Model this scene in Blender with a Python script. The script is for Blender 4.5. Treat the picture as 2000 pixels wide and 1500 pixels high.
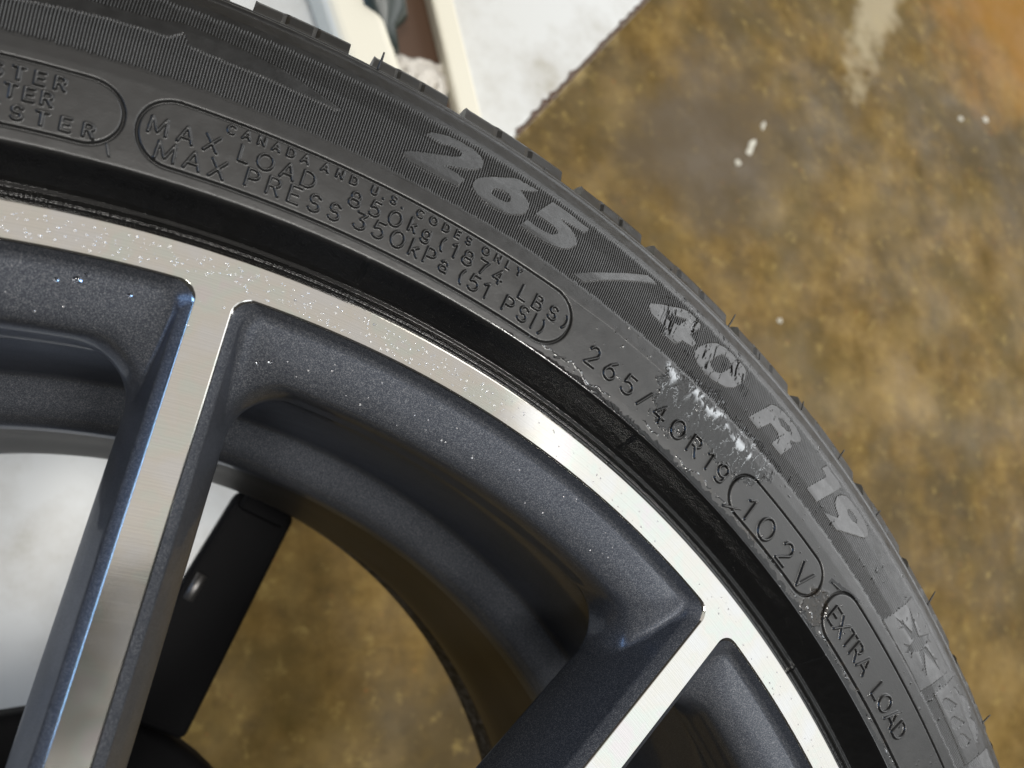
import bpy, math, random
import numpy as np
from mathutils import Matrix, Vector

# ------------------------------------------------------------------ camera, world, lights, exposure
for o in list(bpy.data.objects):
    bpy.data.objects.remove(o)
scene = bpy.context.scene
COL = scene.collection
H = 0.80                      # height of the wheel's front face above the floor
R2D = 180.0 / math.pi

cam_d = bpy.data.cameras.new('camera')
cam = bpy.data.objects.new('camera', cam_d)
COL.objects.link(cam)
cam_d.sensor_width = 36.0
cam_d.lens = 27.0
cam_d.clip_start = 0.005
cam_d.clip_end = 60.0
CAM = Vector((0.04686, 0.18643, 0.17353 + H))
rot = Matrix(((0.90203468, -0.04311759, -0.42950472),
              (-0.04311758, 0.98102261, -0.18903839),
              (0.42950472, 0.18903839, 0.88305729)))
cam.matrix_world = Matrix.Translation(CAM) @ rot.to_4x4()
cam_d.dof.use_dof = True
cam_d.dof.focus_distance = 0.205
cam_d.dof.aperture_fstop = 15.0
scene.camera = cam

world = bpy.data.worlds.new('World')
scene.world = world
world.use_nodes = True
bg = world.node_tree.nodes['Background']
bg.inputs[0].default_value = (1.0, 0.95, 0.88, 1)
bg.inputs[1].default_value = 0.08

def area(name, loc, target, sx, sy, radiance, color):
    d = bpy.data.lights.new(name, 'AREA')
    d.shape = 'RECTANGLE'
    d.size, d.size_y = sx, sy
    d.energy = radiance * math.pi * sx * sy
    d.color = color
    o = bpy.data.objects.new(name, d)
    COL.objects.link(o)
    o.location = loc
    v = Vector(target) - Vector(loc)
    o.rotation_euler = v.to_track_quat('-Z', 'Y').to_euler()
    o['label'] = name.replace('_', ' ')
    return o

area('bright_ceiling_panel', (1.95, -0.05, H + 2.0), (1.95, -0.05, 0), 1.6, 1.8, 1.75, (0.96, 0.99, 1.0))
area('rubber_sheen_fill', (3.3, 1.0, H + 1.20), (0, 0.2, H + 0.3), 2.8, 2.3, 3.7, (0.98, 0.99, 1.0))  # unseen light added for sheen on the right-hand rubber
area('character_fill', (2.35, 2.75, H + 1.15), (0.1, 0.3, H + 0.3), 2.0, 1.9, 3.0, (0.97, 0.99, 1.0))  # added out of view to brighten the flats of the large characters
area('soft_warm_ceiling_light', (-0.1, 1.5, H + 2.2), (-0.1, 1.5, 0), 3.0, 2.3, 0.86, (1.0, 0.95, 0.89))
area('fluorescent_lamp', (0.50, -0.15, H + 2.2), (0.50, -0.15, 0), 0.40, 0.40, 74.0, (1.0, 0.97, 0.92))
area('ledge_fill_light', (-0.65, -0.12, H + 2.2), (-0.3, 0.1, 0), 0.40, 0.40, 56.0, (1.0, 0.97, 0.92))  # extra lamp put in to lift the pocket ledge and right shoulder
area('pocket_gloss_fill', (0.80, -1.30, H + 2.2), (0.80, -1.30, 0), 1.1, 0.9, 4.0, (0.95, 0.98, 1.0))  # made-up panel that gives the pocket faces their gloss
area('daylight_from_doorway', (-3.0, 0.95, H + 0.15), (0, 0.3, H), 1.8, 1.2, 7.0, (0.30, 0.55, 1.0))

scene.render.engine = 'CYCLES'
scene.view_settings.view_transform = 'Standard'
scene.view_settings.look = 'None'
scene.view_settings.exposure = 0.0
scene.view_settings.gamma = 1.0
scene.view_settings.use_curve_mapping = False

# ------------------------------------------------------------------ helpers
rng = np.random.default_rng(7)
random.seed(7)

def mesh_obj(name, verts, faces, mats, parent=None, origin=(0, 0, 0), smooth=True, mat_idx=None, attrs=None, quads=None):
    """verts: (n,3) array in world metres; faces: list of tuples, or quads: (m,4) int array"""
    v = np.asarray(verts, dtype=np.float32) - np.asarray(origin, dtype=np.float32)
    me = bpy.data.meshes.new(name)
    if quads is not None:
        q = np.asarray(quads, dtype=np.int32)
        me.vertices.add(len(v))
        me.vertices.foreach_set('co', v.ravel())
        me.loops.add(q.size)
        me.loops.foreach_set('vertex_index', q.ravel())
        me.polygons.add(len(q))
        me.polygons.foreach_set('loop_start', np.arange(0, q.size, 4, dtype=np.int32))
        me.polygons.foreach_set('loop_total', np.full(len(q), 4, dtype=np.int32))
        me.update(calc_edges=True)
    else:
        me.from_pydata(v.tolist(), [], faces)
    me.validate()
    if smooth:
        me.polygons.foreach_set('use_smooth', np.ones(len(me.polygons), dtype=bool))
    for m in (mats if isinstance(mats, (list, tuple)) else [mats]):
        me.materials.append(m)
    if mat_idx is not None:
        me.polygons.foreach_set('material_index', np.asarray(mat_idx, dtype=np.int32))
    if attrs:
        for k, a in attrs.items():
            at = me.attributes.new(k, 'FLOAT', 'POINT')
            at.data.foreach_set('value', np.asarray(a, dtype=np.float32))
    me.update()
    o = bpy.data.objects.new(name, me)
    COL.objects.link(o)
    if parent is not None:
        o.parent = parent
    else:
        o.location = origin
    return o

def empty(name, loc, label, cat, group=None):
    o = bpy.data.objects.new(name, None)
    COL.objects.link(o)
    o.location = loc
    o.empty_display_size = 0.05
    o['label'] = label
    o['category'] = cat
    if group:
        o['group'] = group
    return o

def tag(o, label, cat=None, group=None, kind=None):
    o['label'] = label
    if cat: o['category'] = cat
    if group: o['group'] = group
    if kind: o['kind'] = kind
    return o

def lathe(profile, n=256, a0=0.0, a1=360.0):
    """revolve list of (r,z) about the z axis -> verts, quads"""
    p = np.asarray(profile, float)
    full = abs(a1 - a0 - 360.0) < 1e-6
    m = n if full else n + 1
    th = np.radians(np.linspace(a0, a1, n + 1)[:m])
    v = np.zeros((len(p), m, 3))
    v[:, :, 0] = p[:, 0, None] * np.cos(th)
    v[:, :, 1] = p[:, 0, None] * np.sin(th)
    v[:, :, 2] = p[:, 1, None]
    idx = np.arange(len(p) * m).reshape(len(p), m)
    nxt = np.roll(idx, -1, axis=1) if full else None
    if full:
        q = np.stack([idx[:-1], nxt[:-1], nxt[1:], idx[1:]], -1).reshape(-1, 4)
    else:
        q = np.stack([idx[:-1, :-1], idx[:-1, 1:], idx[1:, 1:], idx[1:, :-1]], -1).reshape(-1, 4)
    return v.reshape(-1, 3), q

def box(cx, cy, cz, sx, sy, sz, rotz=0.0):
    v = np.array([(x, y, z) for z in (-.5, .5) for y in (-.5, .5) for x in (-.5, .5)]) * (sx, sy, sz)
    c, s = math.cos(rotz), math.sin(rotz)
    v = v @ np.array([[c, s, 0], [-s, c, 0], [0, 0, 1]]) + (cx, cy, cz)
    f = [(0, 2, 3, 1), (4, 5, 7, 6), (0, 1, 5, 4), (2, 6, 7, 3), (0, 4, 6, 2), (1, 3, 7, 5)]
    return v, f

def tube(path, radii, seg=8, cap=True):
    path = [Vector(p) for p in path]
    vs, fs = [], []
    n = len(path)
    for i, p in enumerate(path):
        t = (path[min(i + 1, n - 1)] - path[max(i - 1, 0)]).normalized()
        a = t.orthogonal().normalized() if i == 0 else (a - t * a.dot(t)).normalized()
        b = t.cross(a)
        r = radii[i] if hasattr(radii, '__len__') else radii
        for k in range(seg):
            w = 2 * math.pi * k / seg
            vs.append(p + (a * math.cos(w) + b * math.sin(w)) * r)
    for i in range(n - 1):
        for k in range(seg):
            k2 = (k + 1) % seg
            fs.append((i * seg + k, i * seg + k2, (i + 1) * seg + k2, (i + 1) * seg + k))
    if cap:
        fs.append(tuple(range(seg - 1, -1, -1)))
        fs.append(tuple(range((n - 1) * seg, n * seg)))
    return np.array([tuple(v) for v in vs]), fs

def join(parts):
    vs, fs, off = [], [], 0
    for v, f in parts:
        vs.append(np.asarray(v, float))
        fs += [tuple(int(i) + off for i in q) for q in f]
        off += len(v)
    return np.concatenate(vs), fs

def bevel(o, w, seg=2):
    m = o.modifiers.new('bevel', 'BEVEL')
    m.width = w; m.segments = seg; m.limit_method = 'ANGLE'; m.angle_limit = math.radians(40)
    return o

def smooth01(x):
    x = np.clip(x, 0, 1)
    return x * x * (3 - 2 * x)

def vnoise(u, v, seed):
    """smooth value noise in [-1,1] on arrays u,v (lattice size 1)"""
    g = np.random.default_rng(seed).uniform(-1, 1, (256, 256))
    iu, iv = np.floor(u).astype(int), np.floor(v).astype(int)
    fu, fv = smooth01(u - iu), smooth01(v - iv)
    iu &= 255; iv &= 255
    i2, j2 = (iu + 1) & 255, (iv + 1) & 255
    return (g[iu, iv] * (1 - fu) + g[i2, iv] * fu) * (1 - fv) + (g[iu, j2] * (1 - fu) + g[i2, j2] * fu) * fv

def fbm(u, v, seed, octv=4):
    s, a, t = 0, 1.0, 0
    for k in range(octv):
        s = s + a * vnoise(u * 2 ** k, v * 2 ** k, seed + k); t += a; a *= 0.55
    return s / t

# ------------------------------------------------------------------ materials
def new_mat(name):
    m = bpy.data.materials.new(name)
    m.use_nodes = True
    nt = m.node_tree
    return m, nt, nt.nodes['Principled BSDF']

def N(nt, typ, **kw):
    n = nt.nodes.new(typ)
    for k, v in kw.items():
        if k in n.inputs: n.inputs[k].default_value = v
        else: setattr(n, k, v)
    return n

def ramp(nt, stops):
    n = nt.nodes.new('ShaderNodeValToRGB')
    e = n.color_ramp.elements
    while len(e) < len(stops): e.new(0.5)
    for i, (p, c) in enumerate(stops):
        e[i].position = p
        e[i].color = tuple(c) + (1,) if hasattr(c, '__len__') else (c, c, c, 1)
    return n

def simple(name, col, rough=0.5, metal=0.0, **kw):
    m, nt, b = new_mat(name)
    b.inputs['Base Color'].default_value = tuple(col) + (1,)
    b.inputs['Roughness'].default_value = rough
    b.inputs['Metallic'].default_value = metal
    for k, v in kw.items(): b.inputs[k].default_value = v
    return m

def math_node(nt, op, a, b=None, clamp=False):
    n = nt.nodes.new('ShaderNodeMath'); n.operation = op; n.use_clamp = clamp
    for i, x in enumerate((a, b)):
        if x is None: continue
        if hasattr(x, 'links') or hasattr(x, 'is_linked'): nt.links.new(x, n.inputs[i])
        else: n.inputs[i].default_value = x
    return n.outputs[0]

def mat_rubber():
    m, nt, b = new_mat('tyre_rubber')
    L = nt.links.new
    geo = N(nt, 'ShaderNodeNewGeometry')
    wet = N(nt, 'ShaderNodeAttribute', attribute_name='wet')
    dirt = N(nt, 'ShaderNodeAttribute', attribute_name='dirt')
    n1 = N(nt, 'ShaderNodeTexNoise', Scale=55.0, Detail=6.0, Roughness=0.65)
    n2 = N(nt, 'ShaderNodeTexNoise', Scale=2600.0, Detail=2.0)
    n3 = N(nt, 'ShaderNodeTexNoise', Scale=320.0, Detail=4.0)
    for n in (n1, n2, n3): L(geo.outputs['Position'], n.inputs['Vector'])
    r1 = ramp(nt, [(0.3, (0.0062, 0.0062, 0.0061)), (0.7, (0.0110, 0.0109, 0.0106))])
    L(n1.outputs['Fac'], r1.inputs[0])
    mx = N(nt, 'ShaderNodeMix', data_type='RGBA')
    L(dirt.outputs['Fac'], mx.inputs[0]); L(r1.outputs[0], mx.inputs[6])
    mx.inputs[7].default_value = (0.055, 0.042, 0.028, 1)
    mw = N(nt, 'ShaderNodeMix', data_type='RGBA')
    L(wet.outputs['Fac'], mw.inputs[0]); L(mx.outputs[2], mw.inputs[6])
    mw.inputs[7].default_value = (0.0035, 0.0035, 0.0035, 1)
    soap_glint = N(nt, 'ShaderNodeAttribute', attribute_name='soap_glint')
    mso = N(nt, 'ShaderNodeMix', data_type='RGBA')
    L(soap_glint.outputs['Fac'], mso.inputs[0]); L(mw.outputs[2], mso.inputs[6]); mso.inputs[7].default_value = (0.36, 0.385, 0.41, 1)  # whitish soap foam; the colour also paints glints of the wet edges
    L(mso.outputs[2], b.inputs['Base Color'])
    rr = ramp(nt, [(0.3, 0.33), (0.7, 0.44)]); L(n3.outputs['Fac'], rr.inputs[0])
    mr = N(nt, 'ShaderNodeMix', data_type='FLOAT')
    L(wet.outputs['Fac'], mr.inputs[0]); L(rr.outputs[0], mr.inputs[2]); mr.inputs[3].default_value = 0.07
    L(mr.outputs[0], b.inputs['Roughness'])
    bp = N(nt, 'ShaderNodeBump', Strength=0.35, Distance=0.00008); L(n2.outputs['Fac'], bp.inputs['Height'])
    bp2 = N(nt, 'ShaderNodeBump', Strength=0.12, Distance=0.0003); L(n3.outputs['Fac'], bp2.inputs['Height'])
    L(bp.outputs[0], bp2.inputs['Normal'])
    L(bp2.outputs[0], b.inputs['Normal'])
    ms = N(nt, 'ShaderNodeMix', data_type='FLOAT')
    L(wet.outputs['Fac'], ms.inputs[0]); ms.inputs[2].default_value = 0.62; ms.inputs[3].default_value = 0.42
    L(ms.outputs[0], b.inputs['Specular IOR Level'])
    return m

def mat_machined():
    m, nt, b = new_mat('machined_aluminium')
    L = nt.links.new
    geo = N(nt, 'ShaderNodeNewGeometry')
    sx = N(nt, 'ShaderNodeSeparateXYZ'); L(geo.outputs['Position'], sx.inputs[0])
    cx = N(nt, 'ShaderNodeCombineXYZ'); L(sx.outputs[0], cx.inputs[0]); L(sx.outputs[1], cx.inputs[1])
    ln = N(nt, 'ShaderNodeVectorMath', operation='LENGTH'); L(cx.outputs[0], ln.inputs[0])
    w = N(nt, 'ShaderNodeTexNoise', noise_dimensions='1D', Scale=5200.0, Detail=3.0)
    L(ln.outputs['Value'], w.inputs['W'])
    n1 = N(nt, 'ShaderNodeTexNoise', Scale=35.0, Detail=5.0); L(geo.outputs['Position'], n1.inputs['Vector'])
    rr = ramp(nt, [(0.25, 0.09), (0.75, 0.15)]); L(n1.outputs['Fac'], rr.inputs[0])
    L(rr.outputs[0], b.inputs['Roughness'])
    rc = ramp(nt, [(0.3, (0.455, 0.45, 0.44)), (0.7, (0.545, 0.54, 0.53))]); L(w.outputs['Fac'], rc.inputs[0])
    n4 = N(nt, 'ShaderNodeTexNoise', Scale=85.0, Detail=3.0); L(geo.outputs['Position'], n4.inputs['Vector'])
    tint = ramp(nt, [(0.36, (1.0, 1.0, 1.0)), (0.50, (1.0, 0.97, 0.90)), (0.58, (0.94, 1.0, 0.93)), (0.68, (1.0, 0.94, 0.95))]); L(n4.outputs['Fac'], tint.inputs[0])
    mt = N(nt, 'ShaderNodeMix', data_type='RGBA', blend_type='MULTIPLY'); mt.inputs[0].default_value = 0.8
    L(rc.outputs[0], mt.inputs[6]); L(tint.outputs[0], mt.inputs[7])
    L(mt.outputs[2], b.inputs['Base Color'])
    b.inputs['Metallic'].default_value = 1.0
    bp = N(nt, 'ShaderNodeBump', Strength=0.10, Distance=0.00003); L(w.outputs['Fac'], bp.inputs['Height'])
    L(bp.outputs[0], b.inputs['Normal'])
    b.inputs['Coat Weight'].default_value = 0.35
    b.inputs['Coat Roughness'].default_value = 0.06
    return m

def mat_gunmetal():
    m, nt, b = new_mat('gunmetal_paint')
    L = nt.links.new
    geo = N(nt, 'ShaderNodeNewGeometry')
    fl = N(nt, 'ShaderNodeTexVoronoi', Scale=6800.0); L(geo.outputs['Position'], fl.inputs['Vector'])
    sep = N(nt, 'ShaderNodeSeparateColor'); L(fl.outputs['Color'], sep.inputs[0])
    rc = ramp(nt, [(0.0, (0.038, 0.042, 0.053)), (0.7, (0.070, 0.075, 0.086)), (1.0, (0.19, 0.195, 0.205))])
    L(sep.outputs[0], rc.inputs[0])
    L(rc.outputs[0], b.inputs['Base Color'])
    n1 = N(nt, 'ShaderNodeTexNoise', Scale=60.0, Detail=5.0); L(geo.outputs['Position'], n1.inputs['Vector'])
    rr = ramp(nt, [(0.3, 0.30), (0.7, 0.38)]); L(n1.outputs['Fac'], rr.inputs[0])
    L(rr.outputs[0], b.inputs['Roughness'])
    b.inputs['Metallic'].default_value = 0.5
    b.inputs['Specular IOR Level'].default_value = 0.3
    n2 = N(nt, 'ShaderNodeTexNoise', Scale=1500.0, Detail=1.0); L(geo.outputs['Position'], n2.inputs['Vector'])
    bp = N(nt, 'ShaderNodeBump', Strength=0.06, Distance=0.0001); L(n2.outputs['Fac'], bp.inputs['Height'])
    L(bp.outputs[0], b.inputs['Normal'])
    b.inputs['Specular Tint'].default_value = (0.30, 0.40, 0.62, 1)
    b.inputs['Coat Weight'].default_value = 0.25
    b.inputs['Coat Roughness'].default_value = 0.05
    return m

def mat_barrel():
    m, nt, b = new_mat('barrel_paint')
    L = nt.links.new
    geo = N(nt, 'ShaderNodeNewGeometry')
    n1 = N(nt, 'ShaderNodeTexNoise', Scale=45.0, Detail=6.0); L(geo.outputs['Position'], n1.inputs['Vector'])
    rc = ramp(nt, [(0.3, (0.010, 0.0098, 0.0095)), (0.7, (0.020, 0.0195, 0.019))]); L(n1.outputs['Fac'], rc.inputs[0])
    L(rc.outputs[0], b.inputs['Base Color'])
    b.inputs['Roughness'].default_value = 0.42
    b.inputs['Specular IOR Level'].default_value = 0.35
    return m

def mat_floor():
    m, nt, b = new_mat('stained_concrete')
    L = nt.links.new
    geo = N(nt, 'ShaderNodeNewGeometry')
    def noise(sc, det, ro=0.6, off=0.0):
        mp = N(nt, 'ShaderNodeMapping'); mp.inputs['Location'].default_value = (off, off * .7, 0)
        L(geo.outputs['Position'], mp.inputs['Vector'])
        n = N(nt, 'ShaderNodeTexNoise', Scale=sc, Detail=det, Roughness=ro)
        L(mp.outputs[0], n.inputs['Vector']); return n.outputs['Fac']
    def layer(prev, fac, lo, hi, amt, col):
        r = ramp(nt, [(lo, 0.0), (hi, amt)]); L(fac, r.inputs[0])
        mx = N(nt, 'ShaderNodeMix', data_type='RGBA'); L(r.outputs[0], mx.inputs[0]); L(prev, mx.inputs[6])
        mx.inputs[7].default_value = tuple(col) + (1,)
        return mx.outputs[2]
    def spot(x, y, rx, ry, ang, sc, off):
        """soft 0..1 mask around a place on the floor, with a ragged outline"""
        mp = N(nt, 'ShaderNodeMapping', vector_type='TEXTURE')
        mp.inputs['Location'].default_value = (x, y, 0); mp.inputs['Rotation'].default_value = (0, 0, ang); mp.inputs['Scale'].default_value = (rx, ry, 1)
        L(geo.outputs['Position'], mp.inputs['Vector'])
        ln = N(nt, 'ShaderNodeVectorMath', operation='LENGTH'); L(mp.outputs[0], ln.inputs[0])
        return math_node(nt, 'SUBTRACT', math_node(nt, 'ADD', noise(sc, 6.0, 0.65, off), 0.55), math_node(nt, 'MULTIPLY', ln.outputs['Value'], 0.55))
    a = ramp(nt, [(0.34, (0.082, 0.051, 0.010)), (0.48, (0.132, 0.081, 0.020)), (0.68, (0.225, 0.147, 0.043))]); L(noise(11.0, 12.0, 0.72), a.inputs[0])
    c = layer(a.outputs[0], noise(5.0, 5.0, 0.6, 3.0), 0.46, 0.62, 0.65, (0.095, 0.068, 0.022))
    c = layer(c, noise(2.4, 7.0, 0.62, 21.0), 0.48, 0.60, 0.75, (0.070, 0.052, 0.026))
    c = layer(c, noise(2.9, 7.0, 0.62, 33.0), 0.54, 0.66, 0.45, (0.27, 0.186, 0.074))
    c = layer(c, noise(34.0, 6.0, 0.7, 5.0), 0.56, 0.72, 0.6, (0.35, 0.256, 0.085))
    c = layer(c, noise(26.0, 6.0, 0.7, 8.0), 0.56, 0.72, 0.6, (0.058, 0.037, 0.014))
    c = layer(c, noise(70.0, 3.0, 0.5, 2.0), 0.70, 0.74, 0.7, (0.26, 0.10, 0.03))
    c = layer(c, spot(0.93, 0.86, 0.26, 0.17, 0.4, 9.0, 1.0), 0.46, 0.80, 0.75, (0.095, 0.070, 0.042))
    c = layer(c, spot(1.95, 1.38, 0.38, 0.30, 0.3, 6.0, 4.0), 0.46, 0.85, 0.7, (0.27, 0.125, 0.016))
    c = layer(c, spot(1.50, 1.38, 0.07, 0.42, -0.5, 9.0, 7.0), 0.50, 0.72, 0.7, (0.40, 0.34, 0.22))
    c = layer(c, spot(0.62, 0.93, 0.05, 0.40, -0.71, 14.0, 6.0), 0.48, 0.70, 0.7, (0.45, 0.34, 0.15))
    L(c, b.inputs['Base Color'])
    b.inputs['Specular IOR Level'].default_value = 0.14
    rr = ramp(nt, [(0.35, 0.38), (0.65, 0.8)]); L(noise(7.0, 5.0), rr.inputs[0]); L(rr.outputs[0], b.inputs['Roughness'])
    bp = N(nt, 'ShaderNodeBump', Strength=0.25, Distance=0.002); L(noise(120.0, 4.0), bp.inputs['Height']); L(bp.outputs[0], b.inputs['Normal'])
    return m

def mat_white():
    m, nt, b = new_mat('white_enamel')
    L = nt.links.new
    geo = N(nt, 'ShaderNodeNewGeometry')
    n1 = N(nt, 'ShaderNodeTexNoise', Scale=9.0, Detail=10.0, Roughness=0.72); L(geo.outputs['Position'], n1.inputs['Vector'])
    rc = ramp(nt, [(0.30, (0.36, 0.34, 0.29)), (0.42, (0.47, 0.465, 0.44)), (0.55, (0.54, 0.545, 0.53))]); L(n1.outputs['Fac'], rc.inputs[0])
    L(rc.outputs[0], b.inputs['Base Color'])
    b.inputs['Roughness'].default_value = 0.38
    return m

M_RUB = mat_rubber()
M_ALU = mat_machined()
M_GUN = mat_gunmetal()
M_BAR = mat_barrel()
M_FLOOR = mat_floor()
M_WHITE = mat_white()
M_CREAM = simple('yellowed_enamel', (0.62, 0.59, 0.49), 0.4)
M_BLACK = simple('black_steel', (0.006, 0.006, 0.0065), 0.75, 0.0, **{'Specular IOR Level': 0.06})
M_DARK = simple('dark_green_plastic', (0.018, 0.026, 0.022), 0.35)
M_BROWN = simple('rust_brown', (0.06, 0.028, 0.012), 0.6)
M_RAG = simple('grey_cloth', (0.5, 0.47, 0.42), 0.9)
M_BOLT = simple('bare_steel', (0.22, 0.215, 0.21), 0.5, 1.0)
M_WATER_GLINT = simple('water', (1, 1, 1), 0.02)
_b = M_WATER_GLINT.node_tree.nodes['Principled BSDF']
_b.inputs['Transmission Weight'].default_value = 0.75  # partly opaque white stands in for lamp glints in the drops
_b.inputs['IOR'].default_value = 1.33

def mat_worn():
    m, nt, b = new_mat('worn_rear_flange')
    L = nt.links.new
    geo = N(nt, 'ShaderNodeNewGeometry')
    n1 = N(nt, 'ShaderNodeTexNoise', Scale=260.0, Detail=6.0, Roughness=0.7); L(geo.outputs['Position'], n1.inputs['Vector'])
    rc = ramp(nt, [(0.44, (0.02, 0.019, 0.018)), (0.56, (0.075, 0.073, 0.07)), (0.72, (0.17, 0.166, 0.16))]); L(n1.outputs['Fac'], rc.inputs[0])
    L(rc.outputs[0], b.inputs['Base Color'])
    b.inputs['Roughness'].default_value = 0.45
    b.inputs['Metallic'].default_value = 0.5
    return m
M_WORN = mat_worn()

M_CLEAR = simple('clear_water', (1, 1, 1), 0.0)
M_CLEAR.node_tree.nodes['Principled BSDF'].inputs['Transmission Weight'].default_value = 1.0
M_CLEAR.node_tree.nodes['Principled BSDF'].inputs['IOR'].default_value = 1.33

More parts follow.
